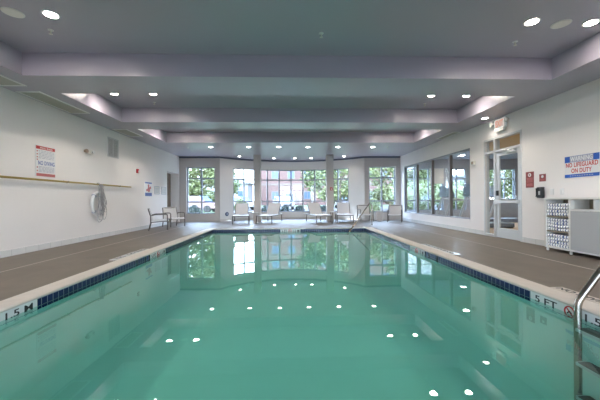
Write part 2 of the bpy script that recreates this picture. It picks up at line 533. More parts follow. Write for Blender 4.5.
# ladder near right
ld = thing('pool_ladder', 'stainless steel grab rail ladder in the pool opposite the towel cabinet', 'ladder', (2.5, 2.52, 0))
for dy in (0.0, -0.55):
    pts = [(0, dy, -1.0), (0, dy, -.1), (0, dy, .06), (.012, dy, .105), (.045, dy, .155), (.19, dy, .34), (.36, dy, .56), (.42, dy, .61), (.5, dy, .63), (.58, dy, .6), (.63, dy, .53), (.65, dy, .44), (.65, dy, .006)]
    MB().tube(pts, .028, 14).build('grab_rail', M['steel'], ld)
for z in (-.13, -.42, -.71):
    tr = MB().box(-.05, .05, -.525, -.025, z - .015, z + .015).build('tread', M['machinelight'], ld, bevel=.006)
    MB().box(-.05, .05, -.5, -.05, z + .015, z + .021).build('tread_grip', M['black'], tr, smooth=False)
for dy in (0.0, -0.55):
    MB().lathe([(.05, .0), (.05, .008), (.03, .02)], (.65, dy, 0), 20).build('escutcheon', M['steel'], ld)

# stair handrail at the far end
hr = thing('pool_handrail', 'single steel stair handrail rising out of the pool corner by the armchairs', 'handrail', (3.2, 11.55, 0))
q = [(-1.28, -1.66, -.16), (-.16, -.14, .8), (-.11, -.08, .835), (-.06, -.03, .83), (-.015, 0, .79), (0, 0, .72), (0, 0, 0.003)]
MB().tube(q, .027, 12).build('rail', M['steel'], hr)
MB().lathe([(.06, 0), (.06, .008), (.03, .02)], (0, 0, 0), 20).build('escutcheon', M['steel'], hr)

# ------------------------------------------------------------------ walls
wl = MB()
dl0, dl1, dz = 12.78, 14.08, 2.24
wl.box(XL - .16, XL, YR, dl0, 0, H + .4).box(XL - .16, XL, dl1, YB, 0, H + .4).box(XL - .16, XL, dl0, dl1, dz, H + .4)
wl.box(XL - .42, XL - .16, dl0 - .1, dl0, 0, dz + .1).box(XL - .42, XL - .16, dl1, dl1 + .1, 0, dz + .1).box(XL - .42, XL - .16, dl0, dl1, dz, dz + .1)
struct(wl.build('wall_left', M['wall'], smooth=False))
d1 = MB().box(XL - .41, XL - .36, dl0 + .005, dl1 - .005, 0.004, dz - .004).build('door_1', M['browndoor'], smooth=False)
struct(d1, 'brown door set back in the recess behind the armchair', 'door')
hb = MB().tube([(XL - .36, dl0 + .16, 1.0), (XL - .3, dl0 + .16, 1.0), (XL - .3, dl0 + .28, 1.0)], .012, 10)
hb.build('door_handle', M['steel'], d1)
MB().box(XL - .36, XL - .352, dl0 + .2, dl1 - .2, 1.25, 2.0).build('door_panel', mat('darker_door_panel', (.15, .1, .065), .5), d1, bevel=.003)

wr = MB()
gy = [13.75, 12.42, 11.09, 9.83, 8.66]; gz0, gz1 = 0.38, 2.5
dr0, dr1, drz = 6.69, 8.02, 2.58
X1 = XR + .14
wr.box(XR, X1, YR, dr0, 0, H + .4).box(XR, X1, dr0, dr1, drz, H + .4).box(XR, X1, dr1, gy[4], 0, H + .4)
wr.box(XR, X1, gy[4], gy[0], 0, gz0).box(XR, X1, gy[4], gy[0], gz1, H + .4).box(XR, X1, gy[0], YB + .22, 0, H + .4)
struct(wr.build('wall_right', M['wall'], smooth=False))

bl = MB()
def flat_wall(x0, x1, wx0, wx1, name):
    b = MB()
    b.box(x0, wx0, YB, YB + WT, 0, H + .1).box(wx1, x1, YB, YB + WT, 0, H + .1)
    b.box(wx0, wx1, YB, YB + WT, 0, Z0).box(wx0, wx1, YB, YB + WT, Z1, H + .1)
    struct(b.build(name, M['backwall'], smooth=False))
bxl, bxr = CX - 3.42, CX + 3.42
flat_wall(XL - .16, bxl, -4.80, -3.48, 'wall_back_left')
flat_wall(bxr, XR, 3.81, 5.11, 'wall_back_right')
bw = MB()
bw.arcbox((CX, CY), -TH, WA, RB, RB + WT, 0, H + .1, 6)
bw.arcbox((CX, CY), WB, TH, RB, RB + WT, 0, H + .1, 6)
bw.arcbox((CX, CY), WA, WB, RB, RB + WT, 0, Z0, 30)
bw.arcbox((CX, CY), WA, WB, RB, RB + WT, Z1, H + .1, 30)
struct(bw.build('wall_back', M['bow']))
struct(MB().box(XL - .16, -4.7, YR - .15, YR, 0, H + .4).box(4.9, X1, YR - .15, YR, 0, H + .4).box(-4.7, 4.9, YR - .15, YR, 0, .3).box(-4.7, 4.9, YR - .15, YR, 2.75, H + .4).build('wall_rear', M['wall'], smooth=False))

# baseboards
b = MB().box(XL, XL + .012, YR, dl0 - .03, 0, .115)
struct(b.build('baseboard_left', M['basetile'], smooth=False, uv=True))
b = MB().box(XR - .012, XR, YR, dr0 - .01, 0, .115).box(XR - .012, XR, dr1 + .01, YB, 0, .115)
struct(b.build('baseboard_right', M['basetile'], smooth=False, uv=True))
b = MB().box(XL + .012, bxl, YB - .012, YB, 0, .1).box(bxr, XR - .012, YB - .012, YB, 0, .1)
b.arcbox((CX, CY), -TH, TH, RB - .012, RB, 0, .1, 40)
struct(b.build('baseboard_back', M['backwall']))

# columns
for x in (-1.45, 1.87):
    struct(MB().box(x - .16, x + .16, 13.64, 13.96, 0, H).build('column', M['backwall'], bevel=.008), 'square taupe column %s' % ('without alarm before the curved window' if x < 0 else 'carrying the red alarm'), 'column')

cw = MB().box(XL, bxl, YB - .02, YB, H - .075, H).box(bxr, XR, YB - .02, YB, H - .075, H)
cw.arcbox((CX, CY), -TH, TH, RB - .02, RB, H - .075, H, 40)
struct(cw.build('trim_5', mat('slate_blue_shade', (.12, .135, .19), .5)))  # dark strip painting the corner shade where back wall meets ceiling
# ------------------------------------------------------------------ ceiling
ce = MB()
cl, cr = -4.32, 4.55
ce.box(XL, cl, YR, YB, H, H + .4).box(cr, XR, YR, YB, H, H + .4)
beams = [(-.71, .12), (2.16, 2.99), (5.03, 5.86), (7.94, 8.72), (10.76, 11.2)]
for y0, y1 in beams:
    ce.box(cl, cr, y0, y1, H, H + .4)
ce.box(cl, cr, 11.2, YB, H, H + .4)
ce.prism([(bxl, YB), (bxr, YB)] + [(CX + (RB + .1) * sin(q), CY + (RB + .1) * cos(q)) for q in [TH * (1 - 2 * i / 30) for i in range(1, 30)]], H, H + .4)
ce.box(cl, cr, YR, 10.76, HU, HU + .1)
struct(ce.build('ceiling', M['ceil'], smooth=False))

# ------------------------------------------------------------------ windows
def flat_window(name, x0, x1, y, z0, z1, bars, rails, m, label, depth=.06, fw=.045, gm=None):
    w = thing(name, label, 'window', (0, 0, 0)); w['kind'] = 'structure'
    f = MB()
    f.box(x0, x0 + fw, y, y + depth, z0, z1).box(x1 - fw, x1, y, y + depth, z0, z1)
    f.box(x0 + fw, x1 - fw, y, y + depth, z0, z0 + fw).box(x0 + fw, x1 - fw, y, y + depth, z1 - fw, z1)
    f.build('window_frame', m, w, smooth=False)
    xs = [x0 + fw] + list(bars) + [x1 - fw]
    zs = [z0 + fw] + list(rails) + [z1 - fw]
    for bx in bars:
        MB().box(bx - .032, bx + .032, y, y + depth, z0 + fw, z1 - fw).build('mullion', m, w, smooth=False)
    for rz in rails:
        b = MB()
        for a, c in zip(xs, xs[1:]):
            b.box(a + (.032 if a != xs[0] else 0), c - (.032 if c != xs[-1] else 0), y, y + depth, rz - .03, rz + .03)
        b.build('transom_bar', m, w, smooth=False)
    g = MB()
    g.box(x0 + fw, x1 - fw, y + depth * .45, y + depth * .45 + .006, z0 + fw, z1 - fw)
    g.build('glass', gm or M['glass'], w, smooth=False)
    return w
RAILS = (.92, 2.03)
w1 = flat_window('window_1', -4.80, -3.48, YB + .1, Z0, Z1, (-4.13,), RAILS, M['winframe'], 'tall two bay window in the corner by the brown door')
w3 = flat_window('window_3', 3.81, 5.11, YB + .1, Z0, Z1, (4.46,), RAILS, M['winframe'], 'tall two bay window in the corner behind the drum stool')
for w, x0, x1 in ((w1, -4.8, -3.48), (w3, 3.81, 5.11)):
    MB().box(x0, x1, YB + .005, YB + .1, Z0, Z0 + .012).build('sill', M['winframe'], w, smooth=False)

flat_window('window_added', -4.7, 4.9, YR - .12, .3, 2.75, (-3.1, -1.5, .1, 1.7, 3.3), (2.1,), M['winframe'], 'added six bay fill light window in the rear wall behind the viewpoint')  # unseen window, added so daylight fills the upper walls
w2 = thing('window_2', 'long curved window of ten bays across the bow', 'window'); w2['kind'] = 'structure'
r0, r1 = RB + .1, RB + .16
f = MB()
f.arcbox((CX, CY), WA, WB, r0, r1, Z0, Z0 + .045, 30).arcbox((CX, CY), WA, WB, r0, r1, Z1 - .045, Z1, 30)
f.build('window_frame', M['winframe'], w2, smooth=False)
for i in range(11):
    tt = WA + (WB - WA) * i / 10
    hw = .034 / RB
    tt = min(max(tt, WA + hw), WB - hw)
    MB().arcbox((CX, CY), tt - hw, tt + hw, r0, r1, Z0 + .045, Z1 - .045, 1).build('mullion', M['winframe'], w2, smooth=False)
for z in RAILS:
    MB().arcbox((CX, CY), WA, WB, r0 + .005, r1 - .005, z - .03, z + .03, 30).build('transom_bar', M['winframe'], w2, smooth=False)
for i in range(10):
    a, c = WA + (WB - WA) * i / 10, WA + (WB - WA) * (i + 1) / 10
    MB().arcbox((CX, CY), a, c, r0 + .027, r0 + .033, Z0 + .045, Z1 - .045, 1).build('glass', M['glass'], w2, smooth=False)
MB().arcbox((CX, CY), WA, WB, RB + .005, RB + .1, Z0, Z0 + .012, 30).build('sill', M['winframe'], w2, smooth=False)

w4 = thing('window_4', 'four pane interior window looking into the exercise room', 'window'); w4['kind'] = 'structure'
f = MB()
xa, xb = XR + .02, XR + .11
f.box(xa, xb, gy[4], gy[0], gz0, gz0 + .04).box(xa, xb, gy[4], gy[0], gz1 - .05, gz1)
f.box(xa, xb, gy[4], gy[4] + .04, gz0 + .04, gz1 - .05).box(xa, xb, gy[0] - .05, gy[0], gz0 + .04, gz1 - .05)
f.build('window_frame', M['winframe'], w4, smooth=False)
for y in gy[1:4]:
    MB().box(xa, xb, y - .03, y + .03, gz0 + .04, gz1 - .05).build('mullion', M['bronze_shade'], w4, smooth=False)  # bar coloured dark for the shade on the mullion sides
    MB().box(XR + .005, xa, y - .034, y + .034, gz0 + .04, gz1 - .05).build('mullion_front', M['winframe'], w4, smooth=False)
for a, c in zip(gy, gy[1:]):
    MB().box(xa + .04, xa + .047, c + .02, a - .02, gz0 + .03, gz1 - .04).build('glass', M['gymglass'], w4, smooth=False)
MB().box(XR - .02, XR + .02, gy[4] - .02, gy[0] + .02, gz0 - .03, gz0 + .004).build('sill', M['wall'], w4, smooth=False)

# glazed door
d2 = thing('door_2', 'aluminium framed glass door with sidelight and transom under EXIT sign', 'door'); d2['kind'] = 'structure'
f = MB()
fa, fb = XR - .01, XR + .12
f.box(fa, fb, dr0, dr0 + .045, 0, drz).box(fa, fb, dr1 - .045, dr1, 0, drz).box(fa, fb, dr0 + .045, dr1 - .045, drz - .05, drz)
f.box(fa, fb, 7.57, 7.63, 0, drz - .05).box(fa, fb, dr0 + .045, 7.57, 2.19, 2.25).box(fa, fb, 7.63, dr1 - .045, 2.19, 2.25).box(fa, fb, 7.63, dr1 - .045, 0, .06)
f.build('door_frame', M['alu'], d2, bevel=.003)
MB().box(XR + .05, XR + .056, dr0 + .045, 7.57, 2.25, drz - .05).build('transom_glass', M['gymglass'], d2, smooth=False)
MB().box(XR + .05, XR + .056, 7.63, dr1 - .045, 2.25, drz - .05).build('transom_glass', M['gymglass'], d2, smooth=False)
MB().box(XR + .05, XR + .056, 7.63, dr1 - .045, .06, 2.19).build('sidelight_glass', M['gymglass'], d2, smooth=False)
lf = MB()
la, lb, l0, l1 = XR + .02, XR + .065, dr0 + .05, 7.565
lf.box(la, lb, l0, l0 + .1, .01, 2.18).box(la, lb, l1 - .1, l1, .01, 2.18).box(la, lb, l0 + .1, l1 - .1, .01, .25).box(la, lb, l0 + .1, l1 - .1, 2.08, 2.18)
leaf = lf.build('door_leaf', M['alu'], d2, bevel=.003)
MB().box(XR + .04, XR + .046, l0 + .1, l1 - .1, .25, 2.08).build('door_glass', M['gymglass'], leaf, smooth=False)
pb = MB().box(XR - .06, XR - .03, l0 + .03, l1 - .03, .89, .95).box(XR - .04, la, l0 + .02, l0 + .1, .88, .96).box(XR - .04, la, l1 - .1, l1 - .02, .87, .97)
pb.build('push_bar', M['alu'], leaf, bevel=.005)
MB().box(XR - .02, la, l1 - .085, l1 - .02, 1.07, 1.2).build('door_lock', M['black'], leaf, bevel=.006)
MB().box(XR - .05, la, l0 + .12, l0 + .42, 2.105, 2.165).build('door_closer', M['alu'], leaf, bevel=.006)
MB().tube([(XR - .04, l0 + .3, 2.17), (XR - .16, l0 + .48, 2.2), (XR - .02, l0 + .62, 2.22)], .011, 8).build('closer_arm', M['alu'], d2)

# ------------------------------------------------------------------ ceiling fixtures
def downlight(x, y, z, label, r=.075, m=None, grp='recessed downlights', power=22.0):
    d = thing('recessed_downlight', label, 'ceiling light', (x, y, z), 0, grp)
    b = MB()
    n = 28
    prof = [(r, 0.0), (r, -.006), (r + .022, -.006), (r + .022, 0.0)]
    rings = [[b.bm.verts.new((q * cos(2 * pi * k / n), q * sin(2 * pi * k / n), h)) for k in range(n)] for q, h in prof]
    for a, c in zip(rings, rings[1:]):
        for k in range(n):
            b.bm.faces.new([a[k], a[(k + 1) % n], c[(k + 1) % n], c[k]])
    b.build('trim_ring', M['white'], d)
    MB().lathe([(r, -.001), (r, -.004)], (0, 0, 0), n).build('diffuser', m or M['lamp'], d)
    sl_ = bpy.data.lights.new('beam', 'SPOT')
    sl_.energy = power; sl_.color = (1.0, .9, .8); sl_.spot_size = radians(132); sl_.spot_blend = .7; sl_.shadow_soft_size = r * .7
    lo = bpy.data.objects.new('beam', sl_); COL.objects.link(lo)
    lo.parent = d; lo.location = (0, 0, -.012)
    return d
side = {-3.93: 'outer downlight on the yellow pole side', -3.07: 'inner downlight on the yellow pole side', 3.34: 'inner downlight on the glass door side', 4.18: 'outer downlight on the glass door side'}
for y, nm in ((-2.2, 'added row in the unseen ceiling bay at the rear wall'), (1.1, 'added row in the unseen ceiling bay over the ladderless pool end'), (4.0, 'ceiling bay in front of the towel cabinet'), (6.9, 'ceiling bay by the glass door'), (9.9, 'ceiling bay by the interior window')):  # rows in the two unseen rear bays are added as fill light
    for x in (-3.93, -3.07, 3.34, 4.18):
        downlight(x, y, HU, '%s, %s' % (side[x], nm))
downlight(5.0, 7.48, H, 'single soffit downlight beside the EXIT sign', .07, M['lampfar'], 'recessed downlights', 9.0)
on = ['first', 'second', 'third', 'fourth', 'fifth', 'last']
for i, x in enumerate((-3.0, -1.55, -.4, .74, 1.91, 3.29)):
    downlight(x, 11.65, H, 'downlight in straight row over the lounges, %s counting from the brown door' % on[i], .075, M['lampfar'], 'downlights over the far deck', 16.0)
for i, (x, y) in enumerate(((-2.32, 14.13), (-.74, 14.78), (.29, 14.8), (1.09, 14.8), (2.61, 14.17))):
    downlight(x, y, H, 'small downlight along the curved window, %s counting from the brown door' % ('first', 'second', 'middle', 'fourth', 'last')[i], .065, M['lampfar'], 'downlights along the bow', 10.0)

for x, y, l in ((-3.52, 3.97, 'round ceiling speaker in the bay nearest the POOL RULES sign'), (3.79, 4.04, 'round ceiling speaker between two downlights above the towel cabinet'),
                (-3.45, 9.95, 'round ceiling speaker in the bay by the wall alarm strobe'), (3.78, 9.95, 'round ceiling speaker in the bay above the interior window')):
    s = thing('ceiling_speaker', l, 'speaker', (x, y, HU), 0, 'ceiling speakers')
    MB().lathe([(.1, -.009), (.105, -.004)], (0, 0, 0), 28).build('speaker_grille', M['speaker'], s)
    MB().lathe([(.118, 0), (.118, -.004), (.105, -.004)], (0, 0, 0), 28).build('speaker_rim', M['white'], s)

for x, y, z, l in ((-3.35, 4.36, HU, 'white sprinkler head beside the downlight nearest POOL RULES sign'), (.48, 4.35, HU, 'white sprinkler head alone, far from any downlight'), (3.5, 4.51, HU, 'white sprinkler head beside the downlights nearest the towel cabinet'),
                   (-3.3, 7.5, HU, 'white sprinkler head in the bay level with the wall vent'), (3.45, 7.5, HU, 'white sprinkler head in the bay level with the EXIT sign'),
                   (-3.87, 11.65, H - .004, 'white sprinkler head hanging near the brown door'), (3.85, 11.6, H - .004, 'white sprinkler head hanging near the interior window end')):
    s = thing('fire_sprinkler', l, 'sprinkler', (x, y, z), 0, 'ceiling sprinklers')
    MB().lathe([(.035, 0), (.035, -.006), (.016, -.012)], (0, 0, 0), 16).build('escutcheon', M['white'], s)
    MB().lathe([(.011, -.012), (.011, -.04), (.006, -.055)], (0, 0, 0), 12).build('body', M['offwhite'], s)
    MB().lathe([(.024, -.056), (.024, -.06)], (0, 0, 0), 12).build('deflector', M['offwhite'], s)

def slot_grille(x0, x1, y0, y1, l):
    s = thing('ceiling_grille', l, 'vent', ((x0 + x1) / 2, (y0 + y1) / 2, H), 0, 'long soffit grilles')
    w, d = (x1 - x0) / 2, (y1 - y0) / 2
    b = MB().box(-w, -w + .042, -d, d, -.012, 0).box(w - .042, w, -d, d, -.012, 0).box(-w + .042, w - .042, -d, -d + .042, -.012, 0).box(-w + .042, w - .042, d - .042, d, -.012, 0)
    b.build('grille_frame', M['white'], s, smooth=False)
    b = MB().box(-w + .042, w - .042, -d + .042, d - .042, -.004, 0)
    n = int((2 * d) / .05)
    for i in range(n):
        yy = -d + .05 + i * (2 * d - .1) / max(1, n - 1)
        b.box(-w + .042, w - .042, yy - .008, yy + .008, -.008, -.004)
    b.build('grille_face', M['slot'], s, smooth=False)
slot_grille(-5.07, -4.63, 3.9, 5.48, 'long pale framed grille in the soffit above POOL RULES sign, before the longest')
slot_grille(-5.07, -4.63, 5.75, 7.16, 'longest pale framed grille in the soffit above POOL RULES sign')
slot_grille(-5.05, -4.63, 8.75, 9.7, 'grille in the soffit directly above the wall vent')
slot_grille(5.02, 5.28, 9.0, 10.1, 'narrow grille in the soffit above the interior window')

# ------------------------------------------------------------------ left wall things
def board(name, label, cat, loc, rotz, w, h, m=None, group=None, d=.006):
    s = thing(name, label, cat, loc, rotz, group)
    MB().box(-w / 2, w / 2, -d, 0, -h / 2, h / 2).build('board', m or M['signwhite'], s, smooth=False)
    return s
def bars(parent, rows, m, y=-.0075, name='text_lines'):
    b = MB()
    for x0, x1, z0, z1 in rows:
        b.box(x0, x1, y, y + .0014, z0, z1)
    return b.build(name, m, parent, smooth=False)

s = board('pool_rules_sign', 'white POOL RULES sign with red bands and blue NO DIVING', 'sign', (XL, 6.5, 1.83), LEFT, .52, .65)
bars(s, [(-.245, .245, .245, .31)], M['redpaint'], name='header_band')
text('POOL RULES', .015, .275, .32, .035, M['signwhite'], s, y=-.008)
bars(s, [(-.24, .245, -.31, -.25)], M['palered'], name='footer_band')
text('NO DIVING', .02, -.035, .42, .085, M['palebluepaint'], s, y=-.0065, bold=.014, space=1.12)
r = random.Random(3)
rows = [];
for z in [.215, .185, .155, .125, .095, .065, -.115, -.14, -.165, -.19, -.215]:
    x = -.18
    while x < .2:
        ww = r.uniform(.03, .08); rows.append((x, min(x + ww, .22), z - .005, z + .006)); x += ww + .018
bars(s, [q for q in rows if q[2] > 0], M['greyink'])
bars(s, [q for q in rows if q[2] < 0], M['greyink'])
bars(s, [(-.23, -.2, z - .012, z + .012) for z in (.2, .14, .08, .03, -.13, -.2)], M['palered'], name='bullets')

e = thing('emergency_light', 'small white wall emergency light with dark lamp heads near the wall vent', 'emergency light', (XL - .002, 7.76, 2.25), LEFT)
MB().box(-.04, .17, -.07, 0, -.055, .055).build('housing', M['offwhite'], e, bevel=.01)
for x in (-.1, ):
    MB().lathe([(.03, -.0), (.05, -.06), (.048, -.075)], (x, -.03, 0), 16, 'y').build('lamp_head', M['tan'], e)
    MB().tube([(-.04, -.035, 0), (-.1, -.035, 0)], .012, 8).build('arm', M['offwhite'], e)
MB().lathe([(.03, -.0), (.042, -.04), (.04, -.05)], (.13, -.07, 0), 16, 'y').build('lamp_head', M['white'], e)

v = thing('wall_vent', 'grey rectangular louvred vent high on the wall above the pole', 'vent', (XL, 8.92, 2.54), LEFT)
MB().box(-.24, .24, -.004, 0, -.25, .25).build('back_plate', M['ventback'], v, smooth=False)
MB().box(-.265, -.24, -.016, 0, -.28, .28).box(.24, .265, -.016, 0, -.28, .28).box(-.24, .24, -.016, 0, .25, .28).box(-.24, .24, -.016, 0, -.28, -.25).box(-.01, .01, -.016, 0, -.25, .25).build('vent_frame', M['vent'], v, smooth=False)
b = MB()
for i in range(20):
    z = -.24 + i * .025
    b.box(-.24, -.01, -.014, -.006, z, z + .013).box(.01, .24, -.014, -.006, z, z + .013)
b.build('louvres', M['vent'], v, smooth=False)

def alarm(name, label, loc, rotz):
    a = thing(name, label, 'fire alarm', loc, rotz)
    MB().box(-.06, .06, -.045, 0, -.07, .07).build('housing', M['alarmred'], a, bevel=.012)
    MB().box(-.025, .025, -.06, -.045, -.05, .02).build('strobe_lens', M['offwhite'], a, bevel=.006)
    return a
alarm('fire_alarm_strobe', 'red fire alarm strobe on white wall beyond the vent', (XL - .002, 10.3, 2.0), LEFT)
alarm('fire_alarm_strobe', 'red fire alarm strobe on a taupe column', (1.92, 13.642, 1.49), 0)

s = board('pictogram_sign', 'white notice with red figure and blue bands above the armchairs', 'sign', (XL, 11.1, 1.42), LEFT, .58, .52)
bars(s, [(-.26, .26, .2, .25)], M['palebluepaint'], name='header_band')
bars(s, [(-.26, .26, -.25, -.13)], M['palebluepaint'], name='footer_band')
b = MB().lathe([(.06, -.009), (.06, -.006)], (0, 0, .12), 16, 'y').lathe([(.1, -.009), (.1, -.006)], (.02, 0, -.01), 16, 'y').lathe([(.05, -.009), (.05, -.006)], (-.13, 0, -.04), 12, 'y').lathe([(.05, -.009), (.05, -.006)], (.15, 0, .06), 12, 'y')
b.build('figure', M['palered'], s)
for y, l in ((11.8, 'pale framed paper notice beside the red and blue notice'), (12.44, 'pale framed paper notice nearest the brown door')):
    s = board('wall_notice', l, 'sign', (XL, y, 1.4), LEFT, .4, .28, M['offwhite'], 'paper notices')
    bars(s, [(-.15, .15, z - .006, z + .006) for z in (.08, .045, .01, -.025, -.06, -.09)], M['greyink'])
    MB().box(-.215, -.2, -.012, 0, -.155, .155).box(.2, .215, -.012, 0, -.155, .155).box(-.2, .2, -.012, 0, .14, .155).box(-.2, .2, -.012, 0, -.155, -.14).build('frame', M['greyink'], s, smooth=False)

p = thing('pool_pole', 'long yellow pole hung level along the white wall', 'pole', (XL, 7.2, 1.44))
MB().tube([(.07, -3.0, 0), (.07, 2.56, 0)], .021, 12).build('shaft', M['gold'], p)
for y in (-2.2, -.2, 1.9):
    MB().tube([(0, y, .03), (.05, y, -.005), (.07, y, -.026), (.1, y, -.015), (.105, y, .02)], .007, 8).build('hook', M['steel'], p)

rb = thing('ring_buoy', 'white ring buoy hanging below the yellow pole among the rope', 'life ring', (XL + .075, 8.1, .93), 0)
ring = [(0, .23 * sin(a), .29 * cos(a)) for a in [2 * pi * k / 32 for k in range(32)]]
MB().tube(ring, .04, 12, closed=True).build('ring', M['white'], rb)
for k in range(4):
    a = pi / 4 + k * pi / 2
    seg = [(.046 * cos(q), .23 * sin(a) + .046 * sin(q) * sin(a), .29 * cos(a) + .046 * sin(q) * cos(a)) for q in [2 * pi * i / 14 for i in range(14)]]
    MB().tube(seg, .012, 6, closed=True).build('band', M['greyink'], rb)
rp = MB()
r = random.Random(11)
for i in range(10):
    cy_, rw = r.uniform(.02, .2), r.uniform(.05, .13)
    zb = r.uniform(-.85, -.45)
    if i < 3: cy_, rw, zb = r.uniform(-.12, .2), r.uniform(.16, .24), r.uniform(-1.0, -.9)
    xo = r.uniform(.13, .2)
    pts = []
    for k in range(26):
        a = 2 * pi * k / 26
        w = rw * (0.22 + .78 * (1 - cos(a)) / 2)
        pts.append((xo + .015 * sin(3 * a + i), cy_ * (1 - cos(a)) / 2 + w * sin(a) * (1 if i % 2 else .8), zb / 2 * (1 - cos(a))))
    rp.tube(pts, .007, 6, closed=True)
rp.tube([(.07, -.01, .03), (.12, 0, .03), (.15, .0, -.03), (.15, .02, -.3), (.16, .05, -.6)], .01, 6)
tag(rp.build('rope_coil', M['rope'], loc=(XL, 8.08, 1.44)), 'loops of white rope hung on the yellow pole', 'rope')

# ------------------------------------------------------------------ right wall things
x = thing('exit_sign', 'lit EXIT sign with twin emergency lamps above the glass door', 'exit sign', (XR, 7.33, 2.88), RIGHT)
MB().box(-.19, .19, -.06, 0, -.12, .13).build('housing', M['white'], x, bevel=.006)
MB().box(-.165, .165, -.064, -.06, -.1, .105).build('face', M['exitface'], x, smooth=False)
text('EXIT', 0, .0, .27, .15, M['exit'], x, y=-.066, name='exit_letters')
MB().box(-.15, .15, -.07, 0, -.19, -.12).build('battery_box', M['offwhite'], x, bevel=.006)
for sx in (-1, 1):
    hd = MB().lathe([(.03, 0), (.06, -.06), (.058, -.075)], (sx * .27, -.03, .03), 16, 'y').build('lamp_head', M['offwhite'], x)
    MB().tube([(sx * .19, -.03, .0), (sx * .27, -.03, .03)], .014, 8).build('arm', M['offwhite'], x)

s = board('information_sign', 'tall maroon sign with white symbol, closest to the glass door', 'sign', (XR, 6.46, 1.41), RIGHT, .22, .35, M['maroon'])
MB().lathe([(.042, -.009), (.042, -.005)], (0, 0, .105), 20, 'y').build('symbol_disc', M['signwhite'], s)
bars(s, [(-.008, .012, .085, .125)], M['maroon'], y=-.011, name='symbol')
bars(s, [(-.08, .08, z - .006, z + .007) for z in (.035, .015, -.005, -.028, -.05)], M['palered'])
bars(s, [(-.08, .08, z - .006, z + .007) for z in (-.09, -.11, -.13)], M['palered'])
s = board('restriction_sign', 'small square maroon sign above the black wall phone', 'sign', (XR, 6.125, 1.43), RIGHT, .16, .155, M['maroon'])
MB().lathe([(.03, -.009), (.03, -.005)], (0, 0, .025), 20, 'y').build('symbol_disc', M['signwhite'], s)
bars(s, [(-.05, .05, z - .005, z + .005) for z in (-.03, -.05)], M['palered'])

p = thing('wall_phone', 'black emergency wall phone beside the maroon signs', 'telephone', (XR, 6.145, 1.12), RIGHT)
MB().box(-.075, .075, -.06, 0, -.115, .115).build('body', M['black'], p, bevel=.012)
MB().box(-.02, .025, -.066, -.06, -.05, .03).build('keypad', M['alu'], p, bevel=.003)
MB().tube([(-.045, -.085, -.09), (-.045, -.075, -.06), (-.045, -.075, .06), (-.045, -.085, .09)], .018, 10).build('handset', M['black'], p)
for y, l in ((5.9, 'white switch plate next to the black phone'), (5.68, 'white switch plate below the warning sign corner')):
    q = thing('switch_plate', l, 'light switch', (XR, y, 1.13), RIGHT, 'wall switch plates')
    MB().box(-.04, .04, -.008, 0, -.06, .06).build('plate', M['white'], q, bevel=.003)
    MB().box(-.014, .014, -.014, -.008, -.03, .03).build('rocker', M['white'], q, bevel=.002)
m_ = thing('wall_sensor', 'small tan box on the wall between interior window and glass door', 'sensor', (XR, 8.45, 2.03), RIGHT)
MB().box(-.06, .06, -.06, 0, -.06, .05).build('housing', M['offwhite'], m_, bevel=.01)
MB().box(-.04, .05, -.075, -.06, -.045, .035).build('lens', M['tan'], m_, bevel=.006)

s = board('warning_sign', 'blue and white WARNING NO LIFEGUARD ON DUTY sign above towel cabinet', 'sign', (XR, 5.285, 1.585), RIGHT, .66, .41)
bars(s, [(-.325, .325, .085, .2)], M['bluepaint'], name='header_band')
bars(s, [(-.325, .325, -.2, -.14)], M['bluepaint'], name='footer_band')
MB().box(-.22, .22, -.0085, -.0075, .088, .197).build('header_plate', M['greyink'], s, smooth=False)
text('WARNING', 0, .143, .42, .085, M['signwhite'], s, y=-.0095, bold=.02)
text('NO LIFEGUARD', 0, .035, .6, .085, M['redpaint'], s, y=-.0065, bold=.02, space=1.08)
text('ON DUTY', 0, -.075, .38, .085, M['redpaint'], s, y=-.0065, bold=.02, space=1.08)
bars(s, [(-.22 + i * .045, -.19 + i * .045, -.178, -.162) for i in range(10)], M['greyink'], y=-.0085)

# towel cabinet
cab = thing('towel_cabinet', 'white and grey towel cabinet below the WARNING sign', 'cabinet', (XR - .015, 4.77, 0), RIGHT)
D = .37    # local y from -D (front) to 0; local x: -.88 (far end) .. +.88
b = MB()
b.box(-.88, .88, -D, 0, .975, 1.01)                              # top
b.box(-.88, -.84, -D, 0, .06, .975).box(-.38, -.34, -D, 0, .06, .975).box(.84, .88, -D, 0, .06, .975)
b.box(-.84, -.38, -D, 0, .06, .09).box(-.34, .84, -D, 0, .06, .09)
b.build('body', M['cabframe'], cab, bevel=.004)
MB().box(-.84, -.38, -.02, -.002, .09, .975).box(-.34, .84, -.02, -.002, .09, .975).build('back_panel', M['cabin'], cab, smooth=False)
for z in (.365, .645):
    MB().box(-.84, -.38, -D + .01, -.02, z, z + .02).build('shelf', M['cabin'], cab, smooth=False)
MB().box(-.34, .84, -D, -.02, .775, .805).box(.05, .07, -D + .01, -.02, .805, .975).build('slot_shelf', M['cabframe'], cab, smooth=False)
dp = MB().box(-.335, .835, -D - .006, -D + .014, .095, .77).build('door', M['cabdoor'], cab, bevel=.004)
for xx in (-.84, -.36, .2, .84):
    MB().lathe([(.02, 0), (.024, .03), (.015, .06)], (xx, -D + .03, 0), 12).build('foot', M['cabframe'], cab)
    MB().lathe([(.02, 0), (.024, .03), (.015, .06)], (xx, -.04, 0), 12).build('foot', M['cabframe'], cab)

